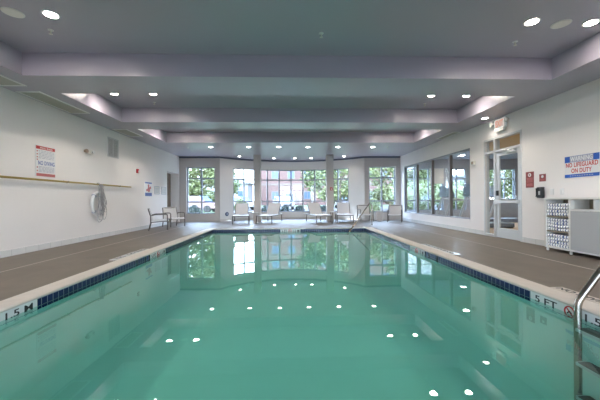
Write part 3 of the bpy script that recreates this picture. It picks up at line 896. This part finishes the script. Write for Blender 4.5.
def towel_mesh():
    b = MB()
    w, d, h = .109, .3, .056
    prof = []
    for a in range(9):                       # rounded front fold
        q = pi / 2 + pi * a / 8
        prof.append((-d / 2 + h / 2 + h / 2 * cos(q), h / 2 + h / 2 * sin(q)))
    prof += [(d / 2, 0), (d / 2, h * .45), (d / 2 - .01, h * .5), (d / 2, h * .55), (d / 2, h)]
    b.prism(prof, -w / 2, w / 2, 'x')
    return b
tw0 = towel_mesh().build('folded_towel', M['towel'], bevel=.008)
tag(tw0, '', 'towel')
colname = ['stack nearest the glass door', 'second stack from the glass door', 'third stack from the glass door', 'stack beside the grey panel']
rowname = ['bottom', 'second from bottom', 'third from bottom', 'top']
first = True
cabM = Matrix.Translation(cab.location) @ Matrix.Rotation(RIGHT, 4, 'Z')
rt = random.Random(5)
for sh, (zb, sn) in enumerate(((.092, 'lowest shelf'), (.387, 'middle shelf'), (.667, 'top shelf'))):
    for ci in range(4):
        for ri in range(4):
            o = tw0 if first else tw0.copy()
            if not first: COL.objects.link(o)
            first = False
            lx = -.835 + .0565 + ci * .1125 + rt.uniform(-.001, .001)
            p = cabM @ Vector((lx, -.02 - .155 - .03 + rt.uniform(-.012, .006), zb + ri * .0585))
            o.location = p; o.rotation_euler = (0, 0, RIGHT)
            o['label'] = 'striped folded towel, %s in the %s, %s' % (rowname[ri], colname[ci], sn)
            o['group'] = 'folded towels in the cabinet'

# ------------------------------------------------------------------ furniture
def make_chaise(label):
    r = thing('chaise_lounge', label, 'lounge chair', group='chaise lounges by the curved window')
    W = .33
    f = MB()
    for s in (-1, 1):
        f.tube([(s * W, .0, .33), (s * W, .5, .335), (s * W, 1.2, .335), (s * W, 1.85, .335)], .018, 8)
    for y in (.0, 1.2, 1.85):
        f.tube([(-W, y, .333), (W, y, .333)], .016, 8)
    f.build('frame', M['chairframe'], r)
    for s in (-1, 1):
        MB().tube([(s * W, .04, .33), (s * (W + .01), .01, 0)], .021, 8).build('leg', M['chairframe'], r)
        MB().tube([(s * W, 1.62, .33), (s * (W + .01), 1.68, 0)], .021, 8).build('leg', M['chairframe'], r)
    rows = [[(-W + .012 + (2 * W - .024) * i / 6, y, .352 - .02 * sin(pi * i / 6) - (.03 if y < .04 else 0)) for i in range(7)] for y in (.0, .04, .3, .6, .9, 1.2)]
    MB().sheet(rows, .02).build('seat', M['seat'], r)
    Wb = .275
    bk = MB()
    rows = [[(-Wb + 2 * Wb * i / 6, 1.2 + q * .5 + .02 * sin(pi * i / 6), .35 + q * .53 - .05 * q * q) for i in range(7)] for q in (.0, .25, .5, .75, 1.0, 1.06)]
    back = bk.sheet(rows, .016).build('backrest', M['sling'], r)
    bf = MB()
    for s in (-1, 1):
        bf.tube([(s * (Wb + .015), 1.2 + q * .5, .34 + q * .53 - .05 * q * q) for q in (0, .3, .6, .9, 1.05)], .015, 8)
    bf.tube([(-Wb - .015, 1.73, .842), (Wb + .015, 1.73, .842)], .014, 8)
    bf.build('back_frame', M['chairframe'], back)
    MB().tube([(-.2, 1.6, .69), (-.2, 1.75, .345)], .01, 8).tube([(.2, 1.6, .69), (.2, 1.75, .345)], .01, 8).build('back_prop', M['chairframe'], r)
    return r
ch0 = make_chaise('chaise lounge square to the pool beside the navy wall disc')
ch0.location = (-2.02, 12.5, 0); ch0.rotation_euler = (0, 0, radians(7))
dup(ch0, (-1.06, 12.5, 0), radians(-13), 'angled chaise lounge beside the round pedestal table')
dup(ch0, (1.44, 12.3, 0), radians(11), 'angled chaise lounge beside the thin legged table')
dup(ch0, (2.36, 12.6, 0), radians(-7), 'chaise lounge square to the pool next to the alarm column')

def make_chair(label):
    r = thing('lounge_armchair', label, 'chair', group='low sling armchairs')
    W = .29
    for s in (-1, 1):
        MB().tube([(s * W, -.27, 0), (s * W, -.28, .2), (s * W, -.27, .5), (s * W, -.22, .535), (s * W, .1, .53), (s * W, .22, .5)], .018, 8).build('armrest', M['chairframe'], r)
        MB().tube([(s * W, .3, 0), (s * W, .24, .25), (s * W, .24, .48), (s * (W - .01), .31, .72)], .018, 8).build('rear_leg', M['chairframe'], r)
        MB().tube([(s * (W - .015), -.28, .3), (s * (W - .015), .24, .27)], .015, 8).build('seat_rail', M['chairframe'], r)
    MB().tube([(-W, -.28, .3), (W, -.28, .3)], .015, 8).tube([(-W, .3, .715), (W, .3, .715)], .014, 8).build('crossbar', M['chairframe'], r)
    rows = [[(-W + .03 + (2 * W - .06) * i / 6, y, z - .015 * sin(pi * i / 6)) for i in range(7)] for y, z in ((-.3, .3), (-.28, .335), (-.1, .325), (.1, .31), (.22, .3))]
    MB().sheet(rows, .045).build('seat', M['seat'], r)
    rows = [[(-W + .03 + (2 * W - .06) * i / 6, y + .025 * sin(pi * i / 6), z) for i in range(7)] for y, z in ((.2, .33), (.225, .48), (.265, .62), (.3, .72), (.315, .74))]
    MB().sheet(rows, .03).build('backrest', M['sling'], r)
    return r
a0 = make_chair('low armchair turned sideways below the red and blue notice')
a0.location = (-4.52, 10.55, 0); a0.rotation_euler = (0, 0, radians(112))
dup(a0, (-4.46, 11.75, 0), radians(52), 'low armchair in front of the brown door recess')
dup(a0, (3.46, 13.6, 0), radians(4), 'low armchair behind the stair handrail post')
dup(a0, (4.66, 13.1, 0), radians(-24), 'low armchair in the corner by drum stool and interior window')

def make_table(label, loc):
    r = thing('side_table', label, 'table', loc, 0, 'small side tables')
    MB().lathe([(.16, .43), (.175, .435), (.175, .45), (.165, .455)], (0, 0, 0), 28).build('table_top', M['tabletop'], r)
    MB().lathe([(.13, .002), (.135, .02), (.1, .05), (.105, .3), (.13, .43)], (0, 0, 0), 28).build('pedestal', M['drum'], r)
    return r
t0 = make_table('small round pedestal table in front of the column without alarm', (-1.5, 13.3, 0))
t1 = thing('side_table', 'thin legged round table in front of the column with red alarm', 'table', (1.93, 13.32, 0))
MB().lathe([(.16, .43), (.175, .435), (.175, .45), (.165, .455)], (0, 0, 0), 28).build('table_top', M['tabletop'], t1)
for k in range(3):
    a = pi / 2 + k * 2 * pi / 3
    MB().tube([(.12 * cos(a), .12 * sin(a), .43), (.14 * cos(a), .14 * sin(a), 0)], .013, 8).build('leg', M['chairframe'], t1)
st = thing('drum_stool', 'taupe drum stool between two armchairs under the corner window', 'stool', (4.2, 13.85, 0))
MB().lathe([(.13, 0), (.155, .03), (.165, .2), (.15, .4), (.14, .425)], (0, 0, 0), 28).build('drum', M['drum'], st)
MB().lathe([(.165, .425), (.17, .44), (.165, .455)], (0, 0, 0), 28).build('drum_top', M['tabletop'], st)

a = -TH + radians(4.5)
pd = Vector((CX + RB * sin(a), CY + RB * cos(a), .34))
bd = thing('wall_disc', 'round navy disc low on the wall beside a chaise lounge', 'wall fitting', pd, -a)
MB().lathe([(.09, 0), (.1, -.02), (.09, -.035)], (0, 0, 0), 24, 'y').build('cover', M['bluedisc'], bd)
MB().lathe([(.04, -.035), (.035, -.045)], (0, 0, 0), 20, 'y').build('centre_cap', M['greyink'], bd)

# ------------------------------------------------------------------ rooms beyond the right wall
GX1, GY0, GY1, GH = 12.6, 4.0, 15.2, 3.05
struct(MB().box(X1, GX1, GY0, GY1 + .2, -.12, -.002).build('floor_exercise_room', M['gymfloor'], smooth=False))
c = MB().box(X1, GX1, 12.6, GY1 + .2, GH, GH + .1)
struct(c.build('ceiling_exercise_room', M['gymceil'], smooth=False))
struct(MB().box(X1, GX1, GY0, 12.6, GH, GH + .1).build('ceiling_side', M['tanceil'], smooth=False))
gw = MB()
wins = [(5.75, 7.95), (8.22, 9.15), (10.2, 11.75)]
xs = [X1]
for a_, b_ in wins: xs += [a_, b_]
xs.append(GX1)
for i in range(0, len(xs), 2):
    gw.box(xs[i], xs[i + 1], GY1, GY1 + .2, 0, GH)
for a_, b_ in wins:
    gw.box(a_, b_, GY1, GY1 + .2, 0, .4 if a_ < 10 else .95).box(a_, b_, GY1, GY1 + .2, 2.55, GH)
struct(gw.build('wall_exercise_room_back', mat('grey_exercise_wall', (.36, .37, .4), .7), smooth=False))
struct(MB().box(GX1, GX1 + .15, GY0, GY1 + .2, 0, GH).box(X1, GX1, GY0 - .15, GY0, 0, GH).build('wall_side', M['gymwall'], smooth=False))
flat_window('window_5', 5.75, 7.95, GY1 + .08, .4, 2.55, (6.48, 7.2), RAILS, M['winframe'], 'three bay exercise room window seen through the interior glazing')
flat_window('window_6', 8.22, 9.15, GY1 + .08, .4, 2.55, (8.68,), RAILS, M['winframe'], 'two bay exercise room window behind the treadmills')
flat_window('window_7', 10.2, 11.75, GY1 + .08, .95, 2.55, (10.72, 11.24), RAILS[1:], M['winframe'], 'three bay window seen through the glass door')
sh = thing('roller_shade', 'ivory roller shade half lowered in the exercise room window', 'blind', (7.57, GY1 - .06, 2.52))
MB().box(-.36, .36, -.003, .003, -.72, 0).build('fabric', M['shade'], sh, smooth=False)
MB().tube([(-.37, 0, .01), (.37, 0, .01)], .025, 12).build('roller', M['offwhite'], sh)
MB().tube([(-.36, 0, -.733), (.36, 0, -.725)], .012, 8).build('bottom_bar', M['offwhite'], sh)
for x_, y_, l in ((8.2, 13.9, 'ceiling light in the exercise room near its two bay window'), (6.6, 11.0, 'added ceiling light over the treadmills'), (8.6, 9.6, 'ceiling light beyond the glass door'), (7.4, 6.6, 'added ceiling light in the lobby near the door'), (10.6, 12.0, 'added ceiling light deep in the lobby'), (10.8, 8.0, 'added ceiling light at the back of the lobby')):
    downlight(x_, y_, GH, l, .1, M['lamp'], 'lights of the exercise room', 45.0 if y_ > 10 else 85.0)  # lamps over treadmills and in the lobby are added to brighten these rooms

def make_treadmill(label, loc, rotz):
    r = thing('treadmill', label, 'treadmill', loc, rotz, 'treadmills')
    # local: front at x=0, user stands towards +x
    MB().box(0, 1.75, -.36, .36, .03, .17).build('deck', M['machine'], r, bevel=.02)
    MB().box(.35, 1.7, -.25, .25, .17, .176).build('belt', M['black'], r, smooth=False)
    for s in (-1, 1):
        MB().tube([(.2, s * .36, .1), (.34, s * .36, .5), (.55, s * .36, 1.12)], .04, 10).build('upright', M['machinelight'], r)
        MB().tube([(.55, s * .36, 1.0), (.8, s * .36, .98), (1.0, s * .36, .95)], .025, 10).build('handrail', M['machinelight'], r)
    c_ = MB().prism([(.42, 1.08), (.62, 1.04), (.66, 1.1), (.5, 1.5), (.44, 1.52)], -.4, .4, 'y').build('console', M['machine'], r, bevel=.015)
    MB().prism([(.655, 1.13), (.665, 1.13), (.52, 1.47), (.51, 1.47)], -.22, .22, 'y').build('screen', M['bluewin'], c_, smooth=False)
    MB().box(.02, .35, -.3, .3, .17, .3).build('motor_cover', M['machine'], r, bevel=.03)
    MB().box(-.02, .1, -.34, .34, 0, .06).box(1.6, 1.72, -.34, .34, 0, .06).build('foot', M['black'], r, bevel=.01)
    return r
tm = make_treadmill('treadmill in the exercise room nearest the roller shade', (5.75, 11.75, 0), radians(0))
dup(tm, (5.8, 10.15, 0), 0.0, 'treadmill behind the interior window pane nearest the glass door')
dup(tm, (7.9, 12.3, 0), 0.0, 'farther treadmill in the exercise room near back windows')
rl = thing('lobby_handrail', 'brown handrail sloping down behind the glass door', 'handrail', (7.75, 9.2, 0), radians(-30))
MB().tube([(0, 0, .92), (.3, 0, .9), (1.7, 0, .45)], .03, 10).build('rail', M['wood'], rl)
MB().tube([(0, 0, .55), (.3, 0, .53), (1.7, 0, .2)], .02, 10).build('lower_rail', M['wood'], rl)
for x_, h_ in ((.05, .92), (.85, .72), (1.65, .46)):
    MB().tube([(x_, 0, 0), (x_, 0, h_)], .02, 8).build('post', M['bronze_shade'], rl)

# ------------------------------------------------------------------ outdoors
struct(MB().box(-60, 70, GY1 + .3, 110, -.3, -.12).box(-60, 70, -60, YR - .2, -.3, -.12).build('pavement', M['pave'], smooth=False), 'pale pavement outside the windows', 'ground')
for a_, b_, c_, d_, nm in ((-30, -6.2, 18.5, 34, 'lawn at left'), (-5.2, 12, 17.2, 24, 'lawn outside the bow'), (-20, 30, 48, 58, 'lawn before the brick building')):
    struct(MB().box(a_, b_, c_, d_, -.12, -.08).build('lawn', M['lawn'], smooth=False), 'strip of ' + nm, 'lawn')

BY = 62
bd = thing('brick_building', 'large pink brick building across the car park', 'building', (0, BY, -.12))
MB().box(-6.5, 34, 0, 12, 0, 19).build('wall', M['brick'], bd, smooth=False)
for z in (4.1, 10.4, 16.6):
    MB().box(-6.6, 34.1, -.1, 0, z, z + .35).build('stone_band', M['cream'], bd, smooth=False)
MB().box(-7, 34.5, -.4, 12.4, 19, 19.5).build('roof', M['roof'], bd, smooth=False)
wcount = 0
for fi, z in enumerate((1.2, 5.4, 8.4, 11.4, 14.3)):
    for k in range(-1, 10):
        xw = k * 3.3 + .4
        if fi == 0 and k == 0: continue
        f = MB().box(xw - .8, xw - .65, -.08, -.001, z, z + 1.7).box(xw + .65, xw + .8, -.08, -.001, z, z + 1.7).box(xw - .65, xw + .65, -.08, -.001, z, z + .12).box(xw - .65, xw + .65, -.08, -.001, z + 1.58, z + 1.7).box(xw - .04, xw + .04, -.08, -.001, z + .12, z + 1.58)
        fo = f.build('window', M['cream'], bd, smooth=False)
        MB().box(xw - .65, xw + .65, -.03, -.001, z + .12, z + 1.58).build('pane', M['bluewin'], fo, smooth=False)
pt = MB().box(-1.1, -.8, -1.6, -1.3, 0, 2.3).box(.8, 1.1, -1.6, -1.3, 0, 2.3).box(-1.2, 1.2, -1.7, -.001, 2.3, 2.55)
pt.prism([(-1.35, 2.55), (1.35, 2.55), (0, 3.4)], -1.75, -.001, 'y')
po = pt.build('entrance_porch', M['bldwhite'], bd, smooth=False)
MB().box(-.7, .7, -.05, -.001, .05, 2.25).build('entrance_door', M['bluewin'], po, smooth=False)

wb = thing('white_building', 'low white building with sloping roof beside the brick building', 'building', (-12.2, 56, -.12))
MB().box(-5.5, 4.5, 0, 8, 0, 4.2).build('wall', M['bldwhite'], wb, smooth=False)
MB().prism([(-6, 4.2), (5, 4.2), (5, 4.5), (-.5, 7.0), (-6, 4.5)], -.5, 8.5, 'y').build('roof', M['roof'], wb, smooth=False)
for xw in (-4, -1.5, 1, 3.2):
    MB().box(xw - .5, xw + .5, -.04, -.001, 1.2, 2.8).build('window', M['bluewin'], wb, smooth=False)
wb2 = thing('white_building', 'white rendered building beyond the exercise room windows', 'building', (24, 47, -.12))
MB().box(-5, 5, 0, 8, 0, 4.6).build('wall', M['bldwhite'], wb2, smooth=False)
MB().box(-5.4, 5.4, -.4, 8.4, 4.6, 4.9).build('roof', M['roof'], wb2, smooth=False)
for xw in (-3.5, -1, 1.5, 3.7):
    MB().box(xw - .5, xw + .5, -.04, -.001, 1.0, 3.2).build('window', M['bluewin'], wb2, smooth=False)

def leaf_cloud(b, blobs, n, size, r):
    for i in range(n):
        c_, rad = blobs[r.randrange(len(blobs))]
        d = Vector((r.gauss(0, 1), r.gauss(0, 1), r.gauss(0, 1))).normalized()
        p = Vector(c_) + Vector((d.x * rad[0], d.y * rad[1], d.z * rad[2])) * (r.random() ** .35)
        u = Vector((r.gauss(0, 1), r.gauss(0, 1), r.gauss(0, .7))).normalized()
        v_ = u.orthogonal().normalized()
        v_ = Matrix.Rotation(r.uniform(0, pi), 3, u) @ v_
        s = size * r.uniform(.6, 1.3)
        q = [p + u * s, p + v_ * s * .55, p - u * s, p - v_ * s * .55]
        b.bm.faces.new([b.bm.verts.new(k) for k in q])
def tree_mesh(seed, h, spread, nleaf, leafm, trunk_h, nb):
    r = random.Random(seed)
    tr = MB()
    top = h * .75
    tr.tube([(0, 0, 0), (.03, .02, trunk_h), (.05, -.03, top)], .12, 8, r1=.03)
    blobs = []
    for k in range(nb):
        a = r.uniform(0, 2 * pi); zz = r.uniform(trunk_h, h * .88); rr = spread * r.uniform(.25, .62)
        e = (rr * cos(a), rr * sin(a), zz)
        tr.tube([(.03, 0, max(trunk_h * .7, zz - 1.2)), (e[0] * .5, e[1] * .5, zz - .4), e], .05, 6, r1=.012)
        blobs.append((e, (spread * .42, spread * .42, h * .14)))
    blobs.append(((0, 0, h * .85), (spread * .4, spread * .4, h * .15)))
    lv = MB()
    leaf_cloud(lv, blobs, nleaf, .17, r)
    return tr, lv, leafm
def make_tree(label, loc, seed, h, spread, nleaf, leafm, trunk_h, nb=9):
    t_ = thing('tree', label, 'tree', loc, 0, 'trees outside the windows')
    tr, lv, lm = tree_mesh(seed, h, spread, nleaf, leafm, trunk_h, nb)
    tr.build('trunk', M['bark'], t_)
    lv.build('foliage', lm, t_, smooth=False)
    return t_
ta = make_tree('slim green tree in front of the brick building, nearest the entrance', (2.35, 31, -.12), 1, 6.4, 2.5, 2000, M['leaf'], 2.7)
tb = make_tree('leafy tree filling the corner window by the brown door', (-9.7, 33, -.12), 2, 8.0, 3.6, 10500, M['leaf2'], .5, 18)
tc_ = make_tree('yellow green tree filling the corner window behind the drum stool', (9.2, 30, -.12), 4, 5.4, 2.6, 2300, M['leaf2'], 1.2)
dup(ta, (5.4, 37, -.12), 2.0, 'slim tree behind the column with red alarm')
dup(tc_, (4.4, 25.6, -.12), 1.2, 'pale yellow green tree close outside the curved window')
dup(ta, (-8.6, 42, -.12), 1.0, 'slim tree beside the low white sloping roofed building')
dup(tb, (-21.5, 40, -.12), 2.5, 'broad tree standing beyond the corner window lawn')
dup(tb, (14.4, 33, -.12), .6, 'broad tree behind the first exercise room pane')
dup(tb, (22.6, 31.5, -.12), 3.6, 'broad tree behind the two bay exercise room window')
dup(tb, (32, 36, -.12), 4.4, 'broad tree seen through the glass door')
dup(tc_, (19.6, 39, -.12), 3.0, 'yellow green tree behind the second exercise room pane')

def make_shrub(label, loc, seed, w, h, lm, n=900, ls=.06):
    r = random.Random(seed)
    b = thing('shrub', label, 'shrub', loc, 0, 'shrubs outside the windows')
    lv = MB()
    lv.sphere((0, 0, h * .5), 1, w * .38, w * .38, h * .42, 2)
    leaf_cloud(lv, [((0, 0, h * .52), (w * .5, w * .5, h * .5))], n, ls, r)
    lv.build('foliage', lm, b, smooth=False)
    MB().tube([(0, 0, 0), (0, 0, h * .5)], .03, 6).build('stem', M['bark'], b)
    return b
s0 = make_shrub('dark clipped shrub behind the round pedestal table', (-1.42, 18.2, -.08), 1, .62, .72, M['leaf3'])
dup(s0, (-.28, 18.2, -.08), 1.0, 'dark clipped shrub in the middle of the row outside curved window')
dup(s0, (.62, 18.3, -.08), 2.0, 'dark clipped shrub behind the chaise by the thin legged table')
s1 = make_shrub('tall dark shrub outside the corner window by the brown door', (-5.85, 18.6, -.08), 5, .75, .8, M['leaf3'])
s2 = make_shrub('yellow green bush low outside the corner window behind the armchairs', (4.75, 16.9, -.12), 6, .95, 1.15, M['leaf2'], 1500)
dup(s2, (7.75, 17.3, -.12), 2.0, 'yellow green bush outside the exercise room')
dup(s2, (-3.35, 21, -.08), 3.0, 'green bush outside the curved window near the navy disc')
dup(s0, (2.1, 18.3, -.08), 4.0, 'dark clipped shrub partly hidden by the column with red alarm')

bs = make_shrub('broad rounded bush behind the rose coloured car', (-11.6, 41.5, -.12), 9, 4.4, 2.6, M['leaf2'], 2600, .14)
dup(bs, (10.2, 24.5, -.12), 1.4, 'broad rounded bush beyond the exercise room near the corner')
dup(bs, (14.6, 25.5, -.12), 2.4, 'broad rounded bush beyond the roller shade')
def make_car(label, loc, rotz, m):
    c_ = thing('car', label, 'car', loc, rotz, 'parked cars')
    # local: nose towards -y
    pr = [(-2.2, .35), (-2.2, .75), (-2.05, .88), (-1.1, 1.0), (-.5, 1.5), (.9, 1.55), (1.7, 1.05), (2.15, .98), (2.2, .4)]
    MB().prism(pr, -.88, .88, 'x').build('body', m, c_, bevel=.06)
    MB().prism([(-1.12, 1.03), (-.52, 1.51), (-.55, 1.53), (-1.15, 1.05)], -.74, .74, 'x').build('windscreen', M['carglass'], c_, smooth=False)
    MB().box(-.89, .89, -.5, .9, 1.06, 1.42).build('side_window', M['carglass'], c_, bevel=.02)
    for sx in (-1, 1):
        MB().box(sx * .72 - .12, sx * .72 + .12, -2.23, -2.15, .62, .78).build('headlight', M['offwhite'], c_, bevel=.02)
        for yy in (-1.35, 1.35):
            w = MB()
            w.tube([(sx * .72, yy, .33), (sx * .92, yy, .33)], .33, 20)
            w.build('wheel', M['black'], c_)
    MB().box(-.4, .4, -2.23, -2.18, .45, .6).build('grille', M['black'], c_, bevel=.01)
    return c_
k0 = make_car('white car parked in front of the brick entrance porch', (-.75, 36, -.12), radians(14), M['carwhite'])
dup(k0, (-5.7, 34, -.12), radians(70), 'white car parked side on before the low white building')
dup(k0, (7.5, 41, -.12), radians(-20), 'white car half hidden behind the trees')
k1 = make_car('rose coloured car outside the corner window by the brown door', (-8.6, 28.5, -.12), radians(80), M['carred'])

# ------------------------------------------------------------------ sky and sun
w = bpy.data.worlds.new('world'); scene.world = w
w.use_nodes = True
nt = w.node_tree
for n in list(nt.nodes): nt.nodes.remove(n)
out = nt.nodes.new('ShaderNodeOutputWorld')
bg = nt.nodes.new('ShaderNodeBackground')
# hazy sky: bright on the window side of the building, dimmer behind it, bluer overhead
tc = nt.nodes.new('ShaderNodeTexCoord')
sp = nt.nodes.new('ShaderNodeSeparateXYZ')
cr_ = nt.nodes.new('ShaderNodeValToRGB')
cr_.color_ramp.elements[0].position = 0.0; cr_.color_ramp.elements[0].color = (0.72, 0.85, 1.0, 1)
cr_.color_ramp.elements[1].position = 0.8; cr_.color_ramp.elements[1].color = (0.42, 0.62, 1.0, 1)
br_ = nt.nodes.new('ShaderNodeMapRange')
br_.inputs['From Min'].default_value = -0.3; br_.inputs['From Max'].default_value = 0.9
br_.inputs['To Min'].default_value = 5.0; br_.inputs['To Max'].default_value = 8.5
sc_ = nt.nodes.new('ShaderNodeVectorMath'); sc_.operation = 'SCALE'
nt.links.new(tc.outputs['Generated'], sp.inputs[0])
nt.links.new(sp.outputs['Z'], cr_.inputs[0])
nt.links.new(sp.outputs['Y'], br_.inputs['Value'])
nt.links.new(cr_.outputs[0], sc_.inputs[0])
nt.links.new(br_.outputs[0], sc_.inputs['Scale'])
nt.links.new(sc_.outputs[0], bg.inputs[0])
bg.inputs[1].default_value = 1.0
nt.links.new(bg.outputs[0], out.inputs[0])
sl = bpy.data.lights.new('sun', 'SUN'); sl.energy = 1.5; sl.angle = radians(1); sl.color = (1, .95, .86)
so = bpy.data.objects.new('sun', sl); COL.objects.link(so)
so.rotation_euler = (radians(48), 0, radians(-25))

# ------------------------------------------------------------------ camera
cam = bpy.data.cameras.new('camera')
cam.sensor_width = 36; cam.lens = 18; cam.clip_start = .05; cam.clip_end = 300
co = bpy.data.objects.new('camera', cam); COL.objects.link(co)
a_, p_, r_ = atan(10.7 / 300), radians(-.05), radians(.37)
F = Vector((sin(a_) * cos(p_), cos(a_) * cos(p_), sin(p_)))
R0 = Vector((cos(a_), -sin(a_), 0)); U0 = R0.cross(F)
Rr = R0 * cos(r_) - U0 * sin(r_); Uu = R0 * sin(r_) + U0 * cos(r_)
co.matrix_world = Matrix(((Rr.x, Uu.x, -F.x, 0), (Rr.y, Uu.y, -F.y, 0), (Rr.z, Uu.z, -F.z, 1.0), (0, 0, 0, 1)))
scene.camera = co

scene.view_settings.view_transform = 'Standard'
scene.view_settings.look = 'None'
scene.view_settings.gamma = 1.0
scene.view_settings.use_curve_mapping = False
scene.view_settings.exposure = 1.58
cy = scene.cycles
cy.use_denoising = True
cy.max_bounces = 10; cy.diffuse_bounces = 5; cy.glossy_bounces = 5; cy.transparent_max_bounces = 16
cy.caustics_reflective = False; cy.caustics_refractive = False
cy.sample_clamp_indirect = 8.0
